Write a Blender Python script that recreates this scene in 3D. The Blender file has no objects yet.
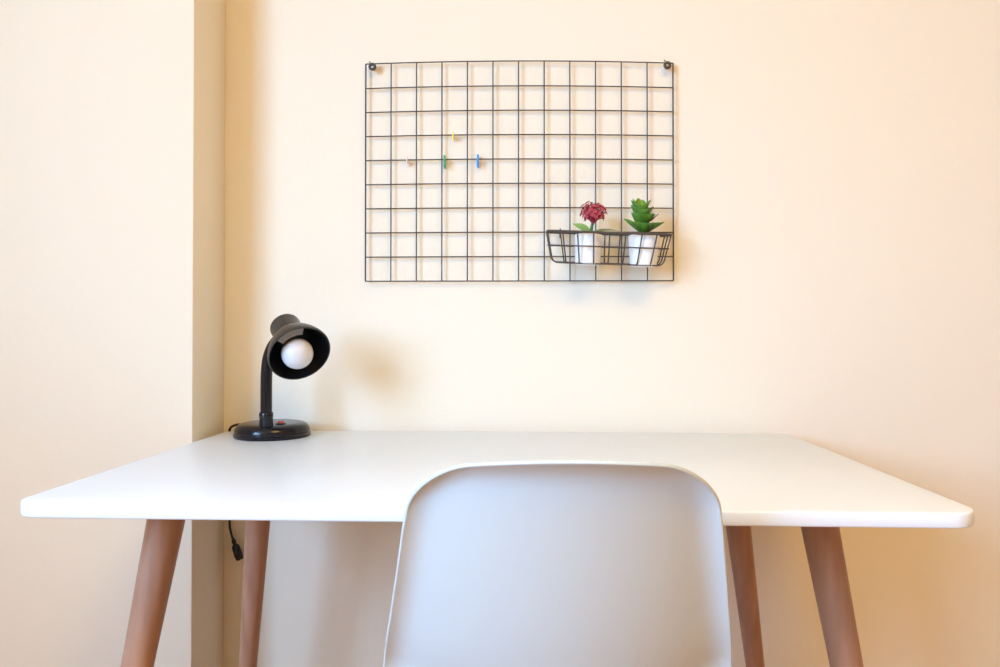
import bpy, bmesh, math, random
from mathutils import Vector, Matrix
random.seed(7)
PI = math.pi
scene = bpy.context.scene
COL = scene.collection

# ------------------------------------------------------------------ materials
def mat(name, base, rough=0.5, spec=0.5, noise=None, bump=None, sss=None, metal=0.0, coat=0.0):
    """noise=(scale, colour2, (sx,sy,sz)) mixes a second tone; bump=(scale, strength, distance)"""
    m = bpy.data.materials.new(name); m.use_nodes = True
    nt = m.node_tree; b = nt.nodes['Principled BSDF']
    b.inputs['Base Color'].default_value = (*base, 1)
    b.inputs['Roughness'].default_value = rough
    b.inputs['Specular IOR Level'].default_value = spec
    b.inputs['Metallic'].default_value = metal
    b.inputs['Coat Weight'].default_value = coat
    b.inputs['Coat Roughness'].default_value = 0.08
    tc = nt.nodes.new('ShaderNodeTexCoord')
    if noise:
        sc, c2, st = noise
        mp = nt.nodes.new('ShaderNodeMapping'); mp.inputs['Scale'].default_value = st
        nt.links.new(tc.outputs['Object'], mp.inputs['Vector'])
        n = nt.nodes.new('ShaderNodeTexNoise'); n.inputs['Scale'].default_value = sc
        n.inputs['Detail'].default_value = 6
        nt.links.new(mp.outputs['Vector'], n.inputs['Vector'])
        r = nt.nodes.new('ShaderNodeValToRGB')
        r.color_ramp.elements[0].position = 0.35; r.color_ramp.elements[1].position = 0.68
        r.color_ramp.elements[0].color = (*base, 1); r.color_ramp.elements[1].color = (*c2, 1)
        nt.links.new(n.outputs['Fac'], r.inputs['Fac'])
        nt.links.new(r.outputs['Color'], b.inputs['Base Color'])
    if bump:
        sc, s, d = bump
        n = nt.nodes.new('ShaderNodeTexNoise'); n.inputs['Scale'].default_value = sc
        n.inputs['Detail'].default_value = 4
        nt.links.new(tc.outputs['Object'], n.inputs['Vector'])
        bp = nt.nodes.new('ShaderNodeBump'); bp.inputs['Strength'].default_value = s
        bp.inputs['Distance'].default_value = d
        nt.links.new(n.outputs['Fac'], bp.inputs['Height'])
        nt.links.new(bp.outputs['Normal'], b.inputs['Normal'])
    return m

M_wall = mat('cream_paint', (0.84, 0.76, 0.63), 0.85, 0.25, bump=(55, 0.12, 0.004))
M_warm = mat('ochre_bounce_paint', (0.60, 0.36, 0.16), 0.85, 0.25)  # colour invented for the unseen walls, to bounce warm light into the room
M_ceil = mat('ceiling_paint', (0.85, 0.72, 0.50), 0.9, 0.2)
M_white = mat('white_lacquer', (0.78, 0.835, 0.91), 0.33, 0.45)
M_edge = mat('window_white', (0.85, 0.85, 0.84), 0.4)
M_beech = mat('oiled_beech', (0.45, 0.25, 0.165), 0.45, 0.4, noise=(9, (0.36, 0.185, 0.115), (6, 6, 0.6)))
M_chair = mat('grey_plastic', (0.575, 0.63, 0.64), 0.36, 0.5, bump=(900, 0.03, 0.0005))
M_chairleg = mat('chair_leg_wood', (0.46, 0.27, 0.15), 0.5, 0.4, noise=(9, (0.36, 0.2, 0.11), (6, 6, 0.6)))
M_wire = mat('black_wire', (0.070, 0.053, 0.046), 0.5, 0.4)
M_black = mat('black_plastic', (0.008, 0.008, 0.012), 0.18, 0.34)
M_shade = mat('black_enamel', (0.035, 0.031, 0.028), 0.35, 0.5)
M_inner = mat('shade_inside', (0.004, 0.004, 0.006), 0.6, 0.3)
M_tab = mat('grey_rim_strip', (0.20, 0.17, 0.15), 0.5, 0.4)
M_bulb = mat('opal_bulb', (0.66, 0.65, 0.68), 0.25, 0.5)
M_red = mat('red_switch', (0.62, 0.05, 0.05), 0.35)
M_steel = mat('steel', (0.55, 0.54, 0.52), 0.3, 0.5, metal=1.0)
M_pot = mat('white_ceramic', (0.86, 0.86, 0.87), 0.35, 0.45)
M_soil = mat('brown_soil', (0.10, 0.065, 0.04), 0.95, 0.1, noise=(90, (0.19, 0.14, 0.09), (1, 1, 1)), bump=(120, 0.6, 0.004))
M_leaf = mat('succulent_green', (0.055, 0.165, 0.018), 0.42, 0.4, noise=(22, (0.11, 0.26, 0.03), (1, 1, 1)))
M_leaf2 = mat('young_leaf_green', (0.27, 0.40, 0.03), 0.42, 0.4, noise=(25, (0.14, 0.28, 0.03), (1, 1, 1)))
M_leafp = mat('pale_leaf_green', (0.16, 0.34, 0.09), 0.5, 0.3, noise=(25, (0.25, 0.42, 0.13), (1, 1, 1)))
M_leafo = mat('olive_leaf', (0.19, 0.22, 0.08), 0.5, 0.3)
M_stem = mat('stem_green', (0.06, 0.17, 0.035), 0.5, 0.3)
M_stemy = mat('stem_straw', (0.32, 0.30, 0.12), 0.6, 0.3)
M_twig = mat('purple_brown_twig', (0.14, 0.05, 0.05), 0.5, 0.3)
M_flower = mat('crimson_petals', (0.33, 0.015, 0.035), 0.55, 0.3, noise=(160, (0.60, 0.10, 0.13), (1, 1, 1)))
M_cy = mat('yellow_clip_paint', (0.90, 0.84, 0.06), 0.4)
M_cg = mat('green_clip_paint', (0.03, 0.30, 0.11), 0.4)
M_cb = mat('blue_clip_paint', (0.02, 0.27, 0.75), 0.4)
M_cp = mat('blush_clip_paint', (0.82, 0.68, 0.66), 0.4)

def floor_mat():
    m = bpy.data.materials.new('oak_floor'); m.use_nodes = True
    nt = m.node_tree; b = nt.nodes['Principled BSDF']; b.inputs['Roughness'].default_value = 0.4
    tc = nt.nodes.new('ShaderNodeTexCoord')
    br = nt.nodes.new('ShaderNodeTexBrick')
    br.inputs['Scale'].default_value = 1.0
    br.inputs['Brick Width'].default_value = 1.2; br.inputs['Row Height'].default_value = 0.14
    br.inputs['Mortar Size'].default_value = 0.002
    br.inputs['Color1'].default_value = (0.54, 0.25, 0.075, 1)
    br.inputs['Color2'].default_value = (0.46, 0.20, 0.055, 1)
    br.inputs['Mortar'].default_value = (0.1, 0.05, 0.025, 1)
    nt.links.new(tc.outputs['Object'], br.inputs['Vector'])
    nt.links.new(br.outputs['Color'], b.inputs['Base Color'])
    return m
M_floor = floor_mat()

# ------------------------------------------------------------------ helpers
def link(name, bm, material, parent=None, smooth=True, angle=40):
    bmesh.ops.recalc_face_normals(bm, faces=bm.faces[:])
    me = bpy.data.meshes.new(name); bm.to_mesh(me); bm.free()
    me.materials.append(material)
    if smooth:
        me.polygons.foreach_set('use_smooth', [True] * len(me.polygons))
        me.set_sharp_from_angle(angle=math.radians(angle))
    o = bpy.data.objects.new(name, me); COL.objects.link(o)
    if parent: o.parent = parent
    return o

def tag(o, label=None, cat=None, group=None, kind=None):
    for k, v in (('label', label), ('category', cat), ('group', group), ('kind', kind)):
        if v: o[k] = v
    return o

def thing(name, loc, label, cat, group=None, rot=(0, 0, 0)):
    o = bpy.data.objects.new(name, None); COL.objects.link(o)
    o.location = loc; o.rotation_euler = rot; o.empty_display_size = 0.05
    return tag(o, label, cat, group)

def box(bm, lo, hi, bevel=0.0, seg=2):
    r = bmesh.ops.create_cube(bm, size=1)
    for v in r['verts']:
        v.co = Vector([lo[i] + (v.co[i] + 0.5) * (hi[i] - lo[i]) for i in range(3)])
    if bevel:
        es = list({e for v in r['verts'] for e in v.link_edges})
        bmesh.ops.bevel(bm, geom=es, offset=bevel, segments=seg, profile=0.5, affect='EDGES')

def frame_of(t):
    t = t.normalized()
    up = Vector((0, 0, 1)) if abs(t.z) < 0.9 else Vector((1, 0, 0))
    a = t.cross(up).normalized(); return a, t.cross(a).normalized()

def tube(bm, pts, rad, n=10, closed=False, caps=True):
    pts = [Vector(p) for p in pts]; N = len(pts)
    rads = rad if isinstance(rad, (list, tuple)) else [rad] * N
    tang = []
    for i in range(N):
        if closed: t = pts[(i + 1) % N] - pts[i - 1]
        else: t = pts[min(i + 1, N - 1)] - pts[max(i - 1, 0)]
        tang.append(t.normalized())
    a, b = frame_of(tang[0]); rings = []
    for i in range(N):
        if i:
            q = tang[i - 1].rotation_difference(tang[i]); a = q @ a
            a = (a - tang[i] * a.dot(tang[i])).normalized()
        b = tang[i].cross(a)
        rings.append([bm.verts.new(pts[i] + rads[i] * (math.cos(2*PI*k/n) * a + math.sin(2*PI*k/n) * b)) for k in range(n)])
    for i in range(N if closed else N - 1):
        A, B = rings[i], rings[(i + 1) % N]
        off = 0
        if closed and i == N - 1:   # match the seam
            off = min(range(n), key=lambda s: (A[0].co - B[s].co).length)
        for k in range(n):
            bm.faces.new((A[k], A[(k+1) % n], B[(k+1+off) % n], B[(k+off) % n]))
    if caps and not closed:
        bm.faces.new(rings[0][::-1]); bm.faces.new(rings[-1])

def lathe(bm, prof, origin=(0, 0, 0), axis=(0, 0, 1), n=48, cap0=False, cap1=False):
    """prof = [(t, r)] along axis from origin"""
    axis = Vector(axis).normalized(); o = Vector(origin); a, b = frame_of(axis); rings = []
    for t, r in prof:
        if r < 1e-6: rings.append([bm.verts.new(o + axis * t)])
        else: rings.append([bm.verts.new(o + axis * t + r * (math.cos(2*PI*k/n) * a + math.sin(2*PI*k/n) * b)) for k in range(n)])
    for A, B in zip(rings, rings[1:]):
        for k in range(n):
            k2 = (k + 1) % n
            if len(A) == 1 and len(B) == 1: continue
            if len(A) == 1: bm.faces.new((A[0], B[k2], B[k]))
            elif len(B) == 1: bm.faces.new((A[k], A[k2], B[0]))
            else: bm.faces.new((A[k], A[k2], B[k2], B[k]))
    if cap0 and len(rings[0]) > 2: bm.faces.new(rings[0][::-1])
    if cap1 and len(rings[-1]) > 2: bm.faces.new(rings[-1])

def smooth_path(pts, n=8):
    """Catmull-Rom through pts"""
    P = [Vector(p) for p in pts]; P = [2*P[0]-P[1]] + P + [2*P[-1]-P[-2]]; out = []
    for i in range(1, len(P) - 2):
        for k in range(n):
            t = k / n
            out.append(0.5*((2*P[i]) + (P[i+1]-P[i-1])*t + (2*P[i-1]-5*P[i]+4*P[i+1]-P[i+2])*t*t + (3*P[i]-P[i-1]-3*P[i+1]+P[i+2])*t**3))
    return out + [P[-2]]

def leaf(bm, base, direction, length, width, cup=0.25, droop=0.0, thick=0.0016, up=(0, 0, 1), tip=1.0, wide_at=0.42, nl=10, nw=6):
    """a pointed, cupped leaf with thickness; 'up' is the side the upper face looks to"""
    base = Vector(base); d = Vector(direction).normalized(); up = Vector(up)
    s = d.cross(up).normalized(); u = s.cross(d).normalized(); layers = []
    for side in (1, -1):
        g = []
        for i in range(nl + 1):
            t = i / nl
            if t < wide_at: w = 0.32 + 0.68 * math.sin(PI/2 * t / wide_at)
            else: w = max(0.0, math.cos(PI/2 * (t - wide_at) / (1 - wide_at))) ** tip
            w = max(w, 0.02) * width / 2
            row = []
            for j in range(nw + 1):
                q = -1 + 2 * j / nw
                th = thick * (1 - abs(q)**3) * (1 - 0.7*t) * side
                row.append(bm.verts.new(base + d * (length * t) + s * (q * w)
                           + u * (cup * w * q * q - droop * length * t * t + th)))
            g.append(row)
        layers.append(g)
        for i in range(nl):
            for j in range(nw):
                f = (g[i][j], g[i][j+1], g[i+1][j+1], g[i+1][j])
                bm.faces.new(f if side == 1 else f[::-1])
    A, B = layers
    rim = lambda g: [r[0] for r in g] + g[-1][1:] + [r[-1] for r in reversed(g[:-1])] + g[0][-2:0:-1]
    a, b = rim(A), rim(B)
    for i in range(len(a)):
        j = (i + 1) % len(a); bm.faces.new((a[i], a[j], b[j], b[i]))

# ------------------------------------------------------------------ the room
XL, XR, YF, YB, ZC = -1.90, 2.30, -2.80, 1.62, 2.60
XP, YP = -0.6585, 1.46                     # corner of the projecting pier on the left
def struct(name, boxes, m, bevel=0.0):
    bm = bmesh.new()
    for lo, hi in boxes: box(bm, lo, hi, bevel)
    return tag(link(name, bm, m, smooth=bool(bevel)), kind='structure')
T = 0.15
struct('floor', [((XL-T, YF-T, -T), (XR+T, YB+T, 0))], M_floor)
struct('ceiling', [((XL-T, YF-T, ZC), (XR+T, YB+T, ZC+T))], M_ceil)
struct('wall_back', [((XL-T, YB, 0), (XR+T, YB+T, ZC))], M_wall)
struct('wall_pier', [((XL, YP, 0), (XP, YB, ZC))], M_wall, 0.004)
struct('wall_right', [((XR, YF, 0), (XR+T, YB, ZC))], M_warm)
struct('wall_front', [((XL-T, YF-T, 0), (XR+T, YF, ZC))], M_warm)
WY0, WY1, WZ0, WZ1 = -2.40, -0.15, 1.02, 2.48      # the window in the left wall, behind the camera's left shoulder
struct('wall_left', [((XL-T, YF, 0), (XL, WY0, ZC)), ((XL-T, WY1, 0), (XL, YB, ZC)),
                     ((XL-T, WY0, 0), (XL, WY1, WZ0)), ((XL-T, WY0, WZ1), (XL, WY1, ZC))], M_wall)
bm = bmesh.new()
fx0, fx1, fw = XL-0.10, XL-0.05, 0.05
box(bm, (fx0, WY0, WZ0), (fx1, WY1, WZ0+fw)); box(bm, (fx0, WY0, WZ1-fw), (fx1, WY1, WZ1))
for y in (WY0, (WY0+WY1)/2-fw/2, WY1-fw): box(bm, (fx0, y, WZ0+fw), (fx1, y+fw, WZ1-fw))
tag(link('window_1', bm, M_edge, smooth=False), kind='structure')

# ------------------------------------------------------------------ the desk
TX0, TX1, TY0, TY1, TZ0, TZ1 = -0.648, 0.571, 0.907, 1.599, 0.7315, 0.750
desk = thing('desk', (-0.035, 1.265, 0), 'white topped desk with rounded corners and four splayed round wooden legs', 'desk')
dl = Vector((-0.035, 1.265, 0))
def rounded_rect(x0, x1, y0, y1, r, n=10):
    out = []
    for cx, cy, a0 in ((x1-r, y1-r, 0), (x0+r, y1-r, PI/2), (x0+r, y0+r, PI), (x1-r, y0+r, 1.5*PI)):
        for k in range(n + 1):
            a = a0 + PI/2*k/n; out.append((cx + r*math.cos(a), cy + r*math.sin(a)))
    return out
bm = bmesh.new(); rings = []
e = 0.0022
for inset, z in ((e, TZ0), (e*0.3, TZ0+e*0.3), (0, TZ0+e), (0, TZ1-e), (e*0.3, TZ1-e*0.3), (e, TZ1)):
    rings.append([bm.verts.new(Vector((x, y, z)) - dl) for x, y in rounded_rect(TX0+inset, TX1-inset, TY0+inset, TY1-inset, 0.040-inset)])
for A, B in zip(rings, rings[1:]):
    for k in range(len(A)): bm.faces.new((A[k], A[(k+1) % len(A)], B[(k+1) % len(A)], B[k]))
bm.faces.new(rings[0][::-1]); bm.faces.new(rings[-1])
top = link('tabletop', bm, M_white, desk, angle=60)
top.rotation_euler = (0, 0, math.radians(-1.0))       # the top stands a hair askew to the wall
for top, foot, r0, r1 in (((-0.5295, 1.107, TZ0), (-0.626, 1.002, 0), 0.0120, 0.0165), ((0.4394, 1.108, TZ0), (0.535, 0.995, 0), 0.0120, 0.0160),
                  ((-0.4905, 1.388, TZ0), (-0.564, 1.461, 0), 0.0110, 0.0145), ((0.3963, 1.386, TZ0), (0.502, 1.464, 0), 0.0110, 0.0145)):
    bm = bmesh.new()
    tp, ft = Vector(top) - dl, Vector(foot) - dl
    N, n = 12, 28; rr = []
    for i in range(N + 1):
        t = i / N; c = ft.lerp(tp, t); r = r0 + r1 * t
        if i == 0: r -= 0.002
        rr.append([bm.verts.new(c + Vector((r*math.cos(2*PI*k/n), r*math.sin(2*PI*k/n), 0))) for k in range(n)])
    for A, B in zip(rr, rr[1:]):
        for k in range(n): bm.faces.new((A[k], A[(k+1) % n], B[(k+1) % n], B[k]))
    bm.faces.new(rr[0][::-1]); bm.faces.new(rr[-1])
    link('leg', bm, M_beech, desk)

# ------------------------------------------------------------------ the chair (shell seen from behind)
CX, CY = 0.0485, 0.745
chair = thing('shell_chair', (CX, CY, 0), 'pale grey moulded plastic chair with its rounded back turned to us', 'chair', rot=(0, 0, math.radians(1.2)))
prof = smooth_path([(0, 0.000, 0.8445), (0, 0.024, 0.757), (0, 0.052, 0.660), (0, 0.082, 0.575), (0, 0.125, 0.500), (0, 0.200, 0.456),
                    (0, 0.300, 0.446), (0, 0.390, 0.452), (0, 0.445, 0.452), (0, 0.475, 0.430)], 10)
L = [0.0]
for a, b in zip(prof, prof[1:]): L.append(L[-1] + (b - a).length)
LT = L[-1]
def prof_at(l):
    l = min(max(l, 0.0), LT)
    for i in range(len(L) - 1):
        if l <= L[i+1] or i == len(L) - 2:
            t = (l - L[i]) / (L[i+1] - L[i]); p = prof[i].lerp(prof[i+1], t)
            a = prof[min(i+1, len(prof)-1)] - prof[i-1 if i else 0]
            b = prof[min(i+2, len(prof)-1)] - prof[i]
            d = a.normalized().lerp(b.normalized(), t).normalized()
            return p, d
W_PTS = [(0, 0.165), (0.06, 0.169), (0.12, 0.1778), (0.20, 0.1912), (0.28, 0.2045), (0.36, 0.2130), (0.50, 0.214), (0.62, 0.210), (0.72, 0.200), (1, 0.195)]
def half_w(l):
    for (a, wa), (b, wb) in zip(W_PTS, W_PTS[1:]):
        if l <= b:
            i = W_PTS.index((a, wa)); p = W_PTS[max(i-1, 0)]; q = W_PTS[min(i+2, len(W_PTS)-1)]
            h = b - a; t = (l - a) / h
            m0 = (wb - p[1]) / (b - p[0]) * h; m1 = (q[1] - wa) / (q[0] - a) * h
            return (2*t**3-3*t*t+1)*wa + (t**3-2*t*t+t)*m0 + (-2*t**3+3*t*t)*wb + (t**3-t*t)*m1
    return W_PTS[-1][1]
def shell_point(q, l, dist):
    """q in -1..1 across, l along the profile, dist = metres to the outline"""
    p, d = prof_at(l)
    nrm = Vector((0, d.z, -d.y))            # towards the back / underside
    if nrm.y > 0 and l < 0.2: nrm = -nrm
    x = q
    back = 1.0 if l < 0.30 else max(0.25, 1 - (l - 0.30) / 0.15)
    conv = 1.45 * x * x * back + (0.55 * x * x) * (1 - back)   # the sides wrap round the sitter
    lip = 0.0
    if dist < 0.034: lip = 0.0165 * (1 - dist / 0.034) ** 2.0   # the edge rolls outwards
    return p + Vector((x, 0, 0)) - nrm * conv + nrm * lip
def outline_dist(x, l):
    """(metres to the outline) for a rounded outline with 6 cm corners"""
    w = half_w(l); r = 0.068 if l < LT/2 else 0.075
    dx = w - abs(x); dl_ = min(l, LT - l)
    if dx < r and dl_ < r: return r - math.hypot(r - dx, r - dl_)
    return min(dx, dl_)
bm = bmesh.new(); NA = 220; fr = [0.0, 0.12, 0.25, 0.38, 0.5, 0.6, 0.69, 0.76, 0.82, 0.865, 0.90, 0.93, 0.955, 0.975, 0.99, 1.0]
bound = []
lc = LT / 2
rT, rB = 0.068, 0.075
def half_top(l):            # outline half width at arc length l with rounded ends
    w = half_w(l)
    if l < rT: return w - rT + math.sqrt(max(0, rT*rT - (rT-l)**2))
    if l > LT - rB: return w - rB + math.sqrt(max(0, rB*rB - (rB-(LT-l))**2))
    return w
pts = []
ls = [rT*(1-math.cos(PI/2*k/14)) for k in range(15)] + [rT + (LT-rT-rB)*k/60 for k in range(1, 60)] + [LT-rB+rB*math.sin(PI/2*k/14) for k in range(15)]
BOW = 0.030                 # the top edge bows up a little in the middle
side = [(half_top(l), l) for l in ls]
top_edge = [(side[0][0]*(-1+2*k/24), 0.0) for k in range(1, 24)]
bot_edge = [(side[-1][0]*(1-2*k/24), LT) for k in range(1, 24)]
outline = [(-x, l) for x, l in reversed(side)] + top_edge + side + bot_edge
def bow(x, l): return l + BOW * (x / 0.17)**2 * max(0, 1 - l/0.10)
outline = [(x, bow(x, l)) for x, l in outline]
cen = bm.verts.new(shell_point(0, lc, 1)); rings = []
edge_real = outline
for f in fr[1:]:
    ring = []
    for x, l in outline:
        px, pl = x * f, lc + (l - lc) * f
        # distance to the outline, the bow removed
        du = outline_dist(px, max(0.0, pl - BOW * (px/0.17)**2 * max(0, 1-pl/0.10)))
        if f == 1.0: du = 0.0
        ring.append(bm.verts.new(shell_point(px, pl, max(0, du))))
    rings.append(ring)
n = len(outline)
for k in range(n): bm.faces.new((cen, rings[0][k], rings[0][(k+1) % n]))
for A, B in zip(rings, rings[1:]):
    for k in range(n): bm.faces.new((A[k], B[k], B[(k+1) % n], A[(k+1) % n]))
shell = link('seat_shell', bm, M_chair, chair, angle=60)
md = shell.modifiers.new('thickness', 'SOLIDIFY'); md.thickness = 0.0045; md.offset = 0
bv = shell.modifiers.new('edge', 'BEVEL'); bv.width = 0.0016; bv.segments = 3; bv.angle_limit = math.radians(50)
for sx in (-1, 1):
    for ty, fy in ((0.175, 0.085), (0.36, 0.46)):
        bm = bmesh.new(); tz = 0.445
        tube(bm, [(sx*0.225, fy, 0.0), (sx*0.222, fy + (ty-fy)*0.02, 0.008), (sx*0.13, ty, tz)], [0.011, 0.0125, 0.017], 16)
        link('leg', bm, M_chairleg, chair)
bm = bmesh.new()
for sx in (-1, 1):
    tube(bm, [(sx*0.175, 0.130, 0.222), (sx*0.175, 0.408, 0.222)], 0.006, 10)
    tube(bm, [(sx*0.143, 0.168, 0.38), (sx*0.143, 0.372, 0.38)], 0.006, 10)
for y in (0.150, 0.386):
    tube(bm, [(-0.158, y, 0.30), (0.158, y, 0.30)], 0.006, 10)
link('brace', bm, M_wire, chair)

# ------------------------------------------------------------------ desk lamp
LB = Vector((-0.5165, 1.5215, TZ1))
lamp = thing('desk_lamp', LB, 'black desk lamp with a round base, bent neck and unlit white bulb', 'lamp')
def lp(x, y, z): return Vector((x, y, z)) - LB
bm = bmesh.new()
lathe(bm, [(0.0, 0.0), (0.0, 0.0765), (0.001, 0.0775), (0.006, 0.0785), (0.0075, 0.0775), (0.0085, 0.0760), (0.012, 0.0762), (0.016, 0.0755), (0.0215, 0.0728),
           (0.0250, 0.0695), (0.0275, 0.064), (0.0290, 0.056), (0.0296, 0.03), (0.0297, 0)], n=72)
link('base', bm, M_black, lamp, angle=35)
bm = bmesh.new()
sw = lp(-0.4895, 1.4920, TZ1+0.0286)
lathe(bm, [(0, 0.0105), (0.002, 0.0105), (0.0028, 0.0095), (0.0028, 0)], origin=sw, n=24, cap0=True)
switch = link('switch_plate', bm, M_black, lamp)
bm = bmesh.new()
lathe(bm, [(0.002, 0.0062), (0.0048, 0.0062), (0.0062, 0.0052), (0.0066, 0.0)], origin=sw, n=24, cap0=True)
tag(link('switch_button', bm, M_red, switch), 'red push button')
SX, SY = -0.5120, 1.470
bm = bmesh.new()
lathe(bm, [(0.0, 0.0138), (0.006, 0.0138), (0.021, 0.0132), (0.024, 0.0139), (0.031, 0.0139), (0.0325, 0.0128), (0.0325, 0.008)], origin=lp(SX, SY, TZ1+0.023), n=32, cap0=True)
link('collar', bm, M_black, lamp)
AX = Vector((0.505, -0.683, -0.525)).normalized()
C = Vector((-0.4195, 1.390, 0.9260))
bm = bmesh.new()
path = smooth_path([(SX, SY, 0.800), (SX, SY, 0.830), (SX, SY, 0.862), (SX+0.001, SY, 0.893), (SX+0.005, SY-0.001, 0.918), (SX+0.016, SY-0.006, 0.941), (SX+0.034, SY-0.015, 0.958), (SX+0.050, SY-0.026, 0.964)], 10)
tube(bm, [p - LB for p in path], 0.0115, 20)
link('neck', bm, M_black, lamp)
bm = bmesh.new()
outer = [(0.0, 0.0600), (0.003, 0.0605), (0.010, 0.0590), (0.022, 0.0550), (0.034, 0.0495), (0.045, 0.0430), (0.054, 0.0370), (0.061, 0.0320), (0.066, 0.0292)]
inner = [(t, r - 0.0022) for t, r in reversed(outer)]
lathe(bm, [(0.0, 0.0578)] + outer + [(0.0650, 0.020)], origin=C - LB, axis=-AX, n=64)
shade = link('shade', bm, M_shade, lamp, angle=50)
bm = bmesh.new()
lathe(bm, [(0.0003, 0.0579), (0.003, 0.0583), (0.010, 0.0568), (0.022, 0.0528), (0.034, 0.0473), (0.045, 0.0408), (0.054, 0.0348), (0.060, 0.029), (0.0625, 0.012), (0.0625, 0.0)], origin=C - LB, axis=-AX, n=64)
tag(link('shade_lining', bm, M_inner, shade), 'dark inside of the shade')
bm = bmesh.new()
lathe(bm, [(0.0635, 0.0275), (0.067, 0.0290), (0.072, 0.0276), (0.097, 0.0304), (0.1005, 0.0300), (0.1025, 0.0285), (0.1030, 0.0255), (0.1022, 0.0245), (0.1022, 0.0)], origin=C - LB, axis=-AX, n=48, cap0=True)
link('socket_cap', bm, M_shade, lamp, angle=50)
# grey arc strip added inside the upper rim of the shade
a0, b0 = frame_of(-AX)
bm = bmesh.new()
upv = (Vector((0, 0, 1)) - AX * AX.z).normalized(); sdv = AX.cross(upv).normalized()
if sdv.x < 0: sdv = -sdv
NP = 14; A = []
for k in range(NP + 1):
    ang = math.radians(-60 + 58 * k / NP)
    rad = upv * math.cos(ang) + sdv * math.sin(ang); row = []
    for t, r in ((0.0045, 0.0575), (0.005, 0.0405), (0.022, 0.0400), (0.022, 0.0520)):
        row.append(bm.verts.new(C - LB - AX * t + rad * r))
    A.append(row)
for p, q in zip(A, A[1:]):
    for j in range(4): bm.faces.new((p[j], p[(j+1) % 4], q[(j+1) % 4], q[j]))
bm.faces.new(A[0]); bm.faces.new(A[-1][::-1])
tag(link('rim_strip', bm, M_tab, shade), 'grey strip inside the upper rim')
bm = bmesh.new()
rb = 0.0300; bc = 0.005
pf = [(bc + rb*math.cos(PI - a) , rb*math.sin(a)) for a in [PI*0.74*k/20 for k in range(21)]]
pf += [(bc+0.030, 0.0185), (bc+0.040, 0.0145), (bc+0.050, 0.0135), (bc+0.056, 0.0135), (bc+0.056, 0)]
lathe(bm, pf, origin=C - LB + Vector((-0.0035, 0, -0.002)), axis=-AX, n=48)
link('bulb', bm, M_bulb, lamp)
bm = bmesh.new()
cp = smooth_path([lp(-0.585, 1.556, 0.762), lp(-0.602, 1.570, 0.7670), lp(-0.621, 1.586, 0.7640), lp(-0.638, 1.6025, 0.755), lp(-0.6450, 1.6110, 0.735), lp(-0.6445, 1.612, 0.70), lp(-0.6405, 1.609, 0.63),
                  lp(-0.6395, 1.604, 0.565), lp(-0.6380, 1.601, 0.540), lp(-0.634, 1.600, 0.522), lp(-0.6290, 1.600, 0.508)], 8)
tube(bm, cp, 0.0028, 10)
cord = link('power_cord', bm, M_black, lamp)
bm = bmesh.new()
p0, p1 = lp(-0.6300, 1.600, 0.511), lp(-0.6135, 1.600, 0.4640)
lathe(bm, [(0, 0.0035), (0.004, 0.0050), (0.007, 0.0050), (0.010, 0.0036), (0.014, 0.0066), (0.018, 0.0086), (0.036, 0.0092), (0.044, 0.0085), (0.047, 0.007), (0.047, 0)], origin=p0, axis=p1-p0, n=20, cap0=True)
link('plug', bm, M_black, cord)

# ------------------------------------------------------------------ wire grid panel on the wall
GY = 1.607
gx = [-0.3395 + (0.3377 + 0.3395) * i / 12 for i in range(13)]
gz = [1.0800 + (1.5656 - 1.0800) * i / 9 for i in range(10)]
panel = thing('grid_panel', (0, GY, gz[0]), 'black wire grid memo panel hung on the wall above the desk', 'wall grid')
pl = Vector((0, GY, gz[0])); rw = 0.0014
sag = lambda x: -0.0058 * (abs(x) / 0.337) ** 2 - 0.0022 * x / 0.337   # the long wires bend a touch at the hung corners
def gp(x, z): 
    k = (z - gz[0]) / (gz[-1] - gz[0]); return Vector((x, GY, z + sag(x) * k)) - pl
bm = bmesh.new()
fr_pts = [gp(x, gz[0]) for x in gx] + [gp(gx[-1], z) for z in gz[1:]] + [gp(x, gz[-1]) for x in gx[-2::-1]] + [gp(gx[0], z) for z in gz[-2:0:-1]]
# the outline as four straight rods
tube(bm, [gp(x, gz[0]) for x in gx], rw, 8); tube(bm, [gp(x, gz[-1]) for x in gx], rw, 8)
for x in (gx[0], gx[-1]): tube(bm, [gp(x, gz[0]-0.0015*0), gp(x, gz[-1])], rw*1.25, 8)
link('frame', bm, M_wire, panel)
for x in gx[1:-1]:
    bm = bmesh.new(); tube(bm, [gp(x, gz[0]), gp(x, gz[-1])], rw, 8)
    link('wire', bm, M_wire, panel)
for i, z in enumerate(gz[1:-1]):
    bm = bmesh.new()
    tube(bm, [gp(x, z) + Vector((0, 0.0030, 0)) for x in gx], rw, 8)
    link('wire', bm, M_wire, panel)

# the two black screw hooks that carry it
def hook(x, z, label):
    t = thing('wall_hook', (x, YB, z), label, 'hook', 'hooks carrying the wire grid')
    bm = bmesh.new()
    ring = [(0.0055*math.cos(2*PI*k/24), -0.0195, 0.0055*math.sin(2*PI*k/24)) for k in range(24)]
    tube(bm, ring, 0.0034, 10, closed=True)
    link('ring', bm, M_wire, t)
    bm = bmesh.new()
    lathe(bm, [(0, 0.0030), (0.018, 0.0030), (0.0195, 0.0026), (0.0205, 0.0)], axis=(0, -1, 0), n=16, cap0=True)
    link('screw', bm, M_steel, t)
    bm = bmesh.new()
    tube(bm, smooth_path([(-0.004, -0.0195, 0.006), (-0.0055, -0.0195, 0.0095), (-0.007, -0.0195, 0.0115)], 4), 0.0012, 8)
    link('prong', bm, M_wire, t)
hook(-0.3235, 1.5535, 'black ring hook at the upper left corner of the wire grid')
hook(0.3243, 1.5510, 'black ring hook at the upper right corner of the wire grid')

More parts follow.
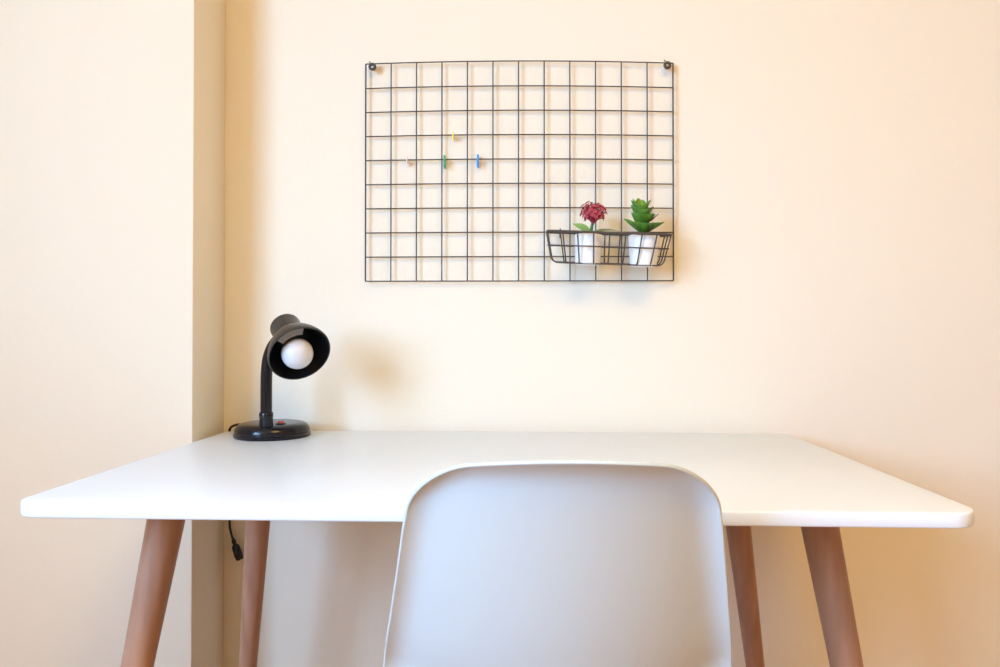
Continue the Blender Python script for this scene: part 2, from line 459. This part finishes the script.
# four miniature clothes pegs
def clip(x, z, m, label, size=1.0, tilt=0.0):
    t = thing('clothes_peg', (x, GY, z), label, 'clothes peg', 'mini clothes pegs on the wire grid', (0, tilt, 0))
    h = 0.0135 * size
    for s in (-1, 1):
        bm = bmesh.new()
        box(bm, (-0.0021*size, -0.0016, -h), (0.0021*size, 0.0016, h), 0.0006)
        for v in bm.verts:
            k = v.co.z / h
            v.co.y += s * (0.0040 + 0.0022 * abs(k - 0.45))
        link('prong', bm, m, t)
    bm = bmesh.new()
    coil = [(-0.0032 + 0.0064*k/60, 0.0028*math.cos(2*PI*4*k/60), -0.0020 + 0.0028*math.sin(2*PI*4*k/60)) for k in range(61)]
    tube(bm, coil, 0.0005, 6)
    link('spring', bm, M_steel, t)
clip(-0.1450, 1.3995, M_cy, 'tiny yellow clothes peg, the one clipped a row above the others', 0.62, 0.05)
clip(-0.1640, 1.3435, M_cg, 'tiny green clothes peg clipped on the wire grid', 1.0)
clip(-0.0905, 1.3450, M_cb, 'tiny blue clothes peg clipped on the wire grid', 1.0)
clip(-0.2470, 1.3458, M_cp, 'tiny pale pink clothes peg clipped on the wire grid, left of the green one', 0.66)

# ------------------------------------------------------------------ wire basket
ROLL = math.radians(2.0)
BK = Vector((0.187, 1.599, 1.181))
basket = thing('wire_basket', BK, 'black wire basket hooked on the lower right of the grid panel', 'basket', rot=(0, ROLL, 0))
bw, bd, bh, drop = 0.1275, 0.090, 0.0640, 0.009          # half width, depth, height, front droop
def bp(u, v, w):
    """u -1..1 across, v 0 back..1 front, w 0 rim..1 bottom: sides taper inwards"""
    k = w ** 1.6
    x = u * (bw - 0.013 * k); y = -(0.004 + 0.006*k + v * (bd - 0.018*k)); z = -bh * w - drop * v
    return Vector((x, y, z))
def rail(w, r, m=None):
    bm = bmesh.new(); rc = 0.16; pts = []
    for cu, cv, a0 in ((1-rc*0.8, 1-rc, 0), (-1+rc*0.8, 1-rc, PI/2), (-1+rc*0.8, rc, PI), (1-rc*0.8, rc, 1.5*PI)):
        for k in range(7):
            a = a0 + PI/2*k/6; pts.append(bp(cu + rc*0.8*math.cos(a), cv + rc*math.sin(a), w))
    tube(bm, pts, r, 8, closed=True); return bm
link('rim', rail(0, 0.0026), M_wire, basket)
link('ring_wire', rail(0.45, 0.0015), M_wire, basket)
def rib(pts): 
    bm = bmesh.new(); tube(bm, pts, 0.0015, 8); link('rib', bm, M_wire, basket)
def bend(p_top0, p_b0, p_b1, p_top1):
    """U shaped rib: down, round the corner, across the bottom, and up"""
    out = [p_top0]
    for a, b, c in ((p_top0, p_b0, p_b1), (p_b0, p_b1, p_top1)):
        u = (a - b).normalized() * min(0.013, (a-b).length*0.45); v = (c - b).normalized() * min(0.013, (c-b).length*0.45)
        for k in range(6):
            t = k / 5; out.append((b+u).lerp(b, t).lerp(b.lerp(b+v, t), t))
    return out + [p_top1]
for u in (-0.76, -0.52, -0.26, 0.0, 0.26, 0.52, 0.76):
    rib(bend(bp(u, 0, 0), bp(u, 0, 1), bp(u, 1, 1), bp(u, 1, 0)))
for v in (0.12, 0.5, 0.88):
    rib(bend(bp(-1, v, 0), bp(-1, v, 1), bp(1, v, 1), bp(1, v, 0)))
for u in (-0.76, 0.76):
    bm = bmesh.new(); p = bp(u, 0, 0)
    tube(bm, smooth_path([p + Vector((0, 0.001, -0.012)), p + Vector((0, 0.001, 0.0)), p + Vector((0, 0.005, 0.0075)), p + Vector((0, 0.0125, 0.0085)), p + Vector((0, 0.0155, 0.002)), p + Vector((0, 0.0155, -0.004))], 5), 0.0016, 8)
    link('hook', bm, M_wire, basket)

# ------------------------------------------------------------------ the two potted plants
PY = 1.545
def pot(t, r_top, r_bot, h):
    bm = bmesh.new()
    lathe(bm, [(0, 0), (0, r_bot-0.002), (0.002, r_bot), (h-0.001, r_top), (h, r_top-0.001), (h, r_top-0.0022), (h-0.008, r_top-0.003)], n=48)
    link('pot', bm, M_pot, t)
    bm = bmesh.new()
    lathe(bm, [(h-0.009, r_top-0.0026), (h-0.007, (r_top)*0.6), (h-0.006, 0)], n=32)
    link('soil', bm, M_soil, t)

fl = thing('potted_flower', (0.1445, PY, 1.1105), 'white pot holding a red clustered flower with two thin leaves', 'potted plant', rot=(0, ROLL, 0))
pot(fl, 0.0300, 0.0262, 0.0620)
bm = bmesh.new()
tube(bm, smooth_path([(0.003, 0, 0.054), (0.0045, 0, 0.068), (0.006, -0.001, 0.078), (0.008, -0.002, 0.090)], 5), [0.0042]*5+[0.0036]*5+[0.003]*6, 10)
link('stem', bm, M_stem, fl)
bm = bmesh.new(); leaf(bm, (0.003, -0.003, 0.068), (-0.95, -0.22, 0.52), 0.041, 0.017, 0.3, 0.22, up=(-0.1, -0.85, 0.5)); link('leaf', bm, M_leafp, fl)
bm = bmesh.new(); leaf(bm, (0.006, -0.002, 0.066), (0.95, -0.15, 0.42), 0.055, 0.0085, 0.3, 0.40, up=(0.1, -0.6, 0.8)); link('leaf', bm, M_leafo, fl)
# the flower head: branching stalks, each ending in small five-petalled florets
bm = bmesh.new(); hc = Vector((0.0090, -0.002, 0.0965))
rnd = random.Random(3)
dirs = []
NF = 58
for k in range(NF):                                    # even spread over a dome
    zz = 1 - 1.52 * (k + 0.5) / NF; ph = k * 2.39996
    s = math.sqrt(max(0, 1 - zz*zz)); dirs.append(Vector((s*math.cos(ph), s*math.sin(ph), zz)))
for d in dirs:
    rr = Vector((0.0262*d.x, 0.0225*d.y, 0.0125 + 0.0228*d.z)) * rnd.uniform(0.78, 1.08)
    c = hc + rr
    tube(bm, [hc + Vector((0, 0, -0.012)), hc + rr*0.5 + Vector((0, 0, -0.002)), c], [0.0011, 0.0008, 0.0007], 5)
    a, b = frame_of(rr); nn = rr.normalized(); ph0 = rnd.uniform(0, PI)
    sz = rnd.uniform(0.0052, 0.0072)
    for p in range(5):
        an = ph0 + 2*PI*p/5; dd = (a*math.cos(an) + b*math.sin(an))*0.92 + nn*0.40
        leaf(bm, c, dd, sz, sz*0.80, 0.3, 0.15, 0.0004, up=nn, nl=4, nw=2)
    r = bmesh.ops.create_icosphere(bm, subdivisions=1, radius=0.0012)
    for v in r['verts']: v.co += c + nn*0.0006
link('flower_cluster', bm, M_flower, fl)

su = thing('potted_succulent', (0.2612, PY, 1.1065), 'white pot holding a green succulent with broad pointed leaves', 'potted plant', rot=(0, ROLL, 0))
pot(su, 0.0328, 0.0276, 0.0635)
bm = bmesh.new()
tube(bm, [(-0.001, 0, 0.055), (-0.001, 0, 0.072), (-0.006, 0, 0.095), (-0.009, 0, 0.115)], [0.0085, 0.0075, 0.005, 0.003], 14)
link('stem', bm, M_stemy, su)
def sl(az, el, z, length, width, m=None, droop=-0.12, cup=0.55, tip=0.8):
    a = math.radians(az); e = math.radians(el)
    d = Vector((math.cos(e)*math.cos(a), math.cos(e)*math.sin(a), math.sin(e)))
    up = Vector((-math.sin(e)*math.cos(a), -math.sin(e)*math.sin(a), math.cos(e)))
    bm = bmesh.new()
    leaf(bm, Vector((-0.002 - 0.22*(z - 0.069), 0, z)) + d*0.002, d, length, width, cup, droop, 0.0022, up=up, tip=tip, wide_at=0.45)
    link('leaf', bm, m or M_leaf, su)
# az: 0 = right, 180 = left, 270 = towards the room
for az, el, ln, wd in ((184, 28, 0.049, 0.026), (226, 20, 0.042, 0.032), (276, 16, 0.040, 0.034), (322, 20, 0.042, 0.030), (4, 24, 0.049, 0.022), (50, 28, 0.036, 0.030), (100, 30, 0.036, 0.030), (142, 28, 0.036, 0.030)):
    sl(az, el, 0.069, ln, wd)
for az, el, ln, wd in ((203, 40, 0.038, 0.032), (254, 32, 0.036, 0.037), (312, 36, 0.038, 0.034), (14, 40, 0.040, 0.028), (90, 46, 0.032, 0.028), (150, 46, 0.032, 0.026)):
    sl(az, el, 0.081, ln, wd)
for az, el, ln, wd in ((190, 50, 0.041, 0.029), (236, 44, 0.034, 0.032), (300, 42, 0.034, 0.033), (350, 48, 0.040, 0.028), (60, 58, 0.032, 0.024), (125, 58, 0.032, 0.024)):
    sl(az, el, 0.091, ln, wd)
for az, el, ln, wd in ((186, 54, 0.040, 0.026), (226, 52, 0.030, 0.024), (322, 52, 0.032, 0.024)):
    sl(az, el, 0.101, ln, wd)
for az, el, ln, wd in ((164, 60, 0.040, 0.024), (10, 52, 0.042, 0.026), (60, 68, 0.037, 0.028), (116, 70, 0.040, 0.028)):
    sl(az, el, 0.104, ln, wd, M_leaf2)
bm = bmesh.new()
tube(bm, smooth_path([(0.002, -0.006, 0.090), (0.012, -0.010, 0.096), (0.020, -0.012, 0.103), (0.026, -0.013, 0.109)], 5), [0.0014]*10+[0.0009]*6, 8)
link('twig', bm, M_twig, su)

# ------------------------------------------------------------------ unseen glowing bowl behind the camera, added as warm fill light
CLP = Vector((0.48, -0.30, ZC))
cl = thing('warm_fill_lamp', CLP, 'unseen round bowl under the ceiling, added as warm fill light', 'lamp')
bm = bmesh.new(); lathe(bm, [(0, 0.10), (0.02, 0.10), (0.025, 0.09), (0.025, 0)], axis=(0, 0, -1), n=40, cap0=True)
link('mount', bm, M_steel, cl)
M_glow = bpy.data.materials.new('warm_fill_glow'); M_glow.use_nodes = True
g = M_glow.node_tree.nodes['Principled BSDF']
g.inputs['Base Color'].default_value = (0.9, 0.85, 0.75, 1)
g.inputs['Emission Color'].default_value = (1.0, 0.65, 0.18, 1)
g.inputs['Emission Strength'].default_value = 15.7
bm = bmesh.new(); lathe(bm, [(0.02, 0.44)] + [(0.025 + 0.09*math.sin(PI/2*k/10), 0.45*math.cos(PI/2*k/10)) for k in range(11)], axis=(0, 0, -1), n=48)
link('fill_bowl', bm, M_glow, cl)

# ------------------------------------------------------------------ daylight: sky outside the window
w = bpy.data.worlds.new('sky'); scene.world = w; w.use_nodes = True
nt = w.node_tree; bg = nt.nodes['Background']
tc = nt.nodes.new('ShaderNodeTexCoord'); sp = nt.nodes.new('ShaderNodeSeparateXYZ')
rp = nt.nodes.new('ShaderNodeValToRGB')
mr = nt.nodes.new('ShaderNodeMapRange'); mr.inputs['From Min'].default_value = -1; mr.inputs['From Max'].default_value = 1
nt.links.new(tc.outputs['Generated'], sp.inputs[0]); nt.links.new(sp.outputs['Z'], mr.inputs['Value'])
nt.links.new(mr.outputs['Result'], rp.inputs['Fac']); nt.links.new(rp.outputs['Color'], bg.inputs['Color'])
els = rp.color_ramp.elements
els[0].position = 0.0; els[0].color = (0.22, 0.37, 0.59, 1)
els[1].position = 1.0; els[1].color = (0.355, 0.61, 1.0, 1)
x = els.new(0.49); x.color = (0.255, 0.43, 0.69, 1)
x = els.new(0.52); x.color = (0.345, 0.61, 1.0, 1)
bg.inputs['Strength'].default_value = 28.6
pd = bpy.data.lights.new('window_portal', 'AREA'); pd.shape = 'RECTANGLE'; pd.size = WZ1-WZ0; pd.size_y = WY1-WY0
pd.cycles.is_portal = True
po = bpy.data.objects.new('window_portal', pd); COL.objects.link(po)
po.location = (XL-0.03, (WY0+WY1)/2, (WZ0+WZ1)/2); po.rotation_euler = (0, -PI/2, 0)

# ------------------------------------------------------------------ camera and view
cam = bpy.data.cameras.new('camera'); co = bpy.data.objects.new('camera', cam); COL.objects.link(co)
cam.sensor_width = 36; cam.lens = 36 * 731 / 1000; cam.shift_y = -0.01016; cam.clip_start = 0.05
co.location = (0, 0, 0.97); co.rotation_euler = (PI/2 + math.radians(0.6), 0, math.radians(1.49))
scene.camera = co
vs = scene.view_settings
vs.view_transform = 'Standard'; vs.look = 'None'; vs.gamma = 1; vs.exposure = 0.0; vs.use_curve_mapping = False
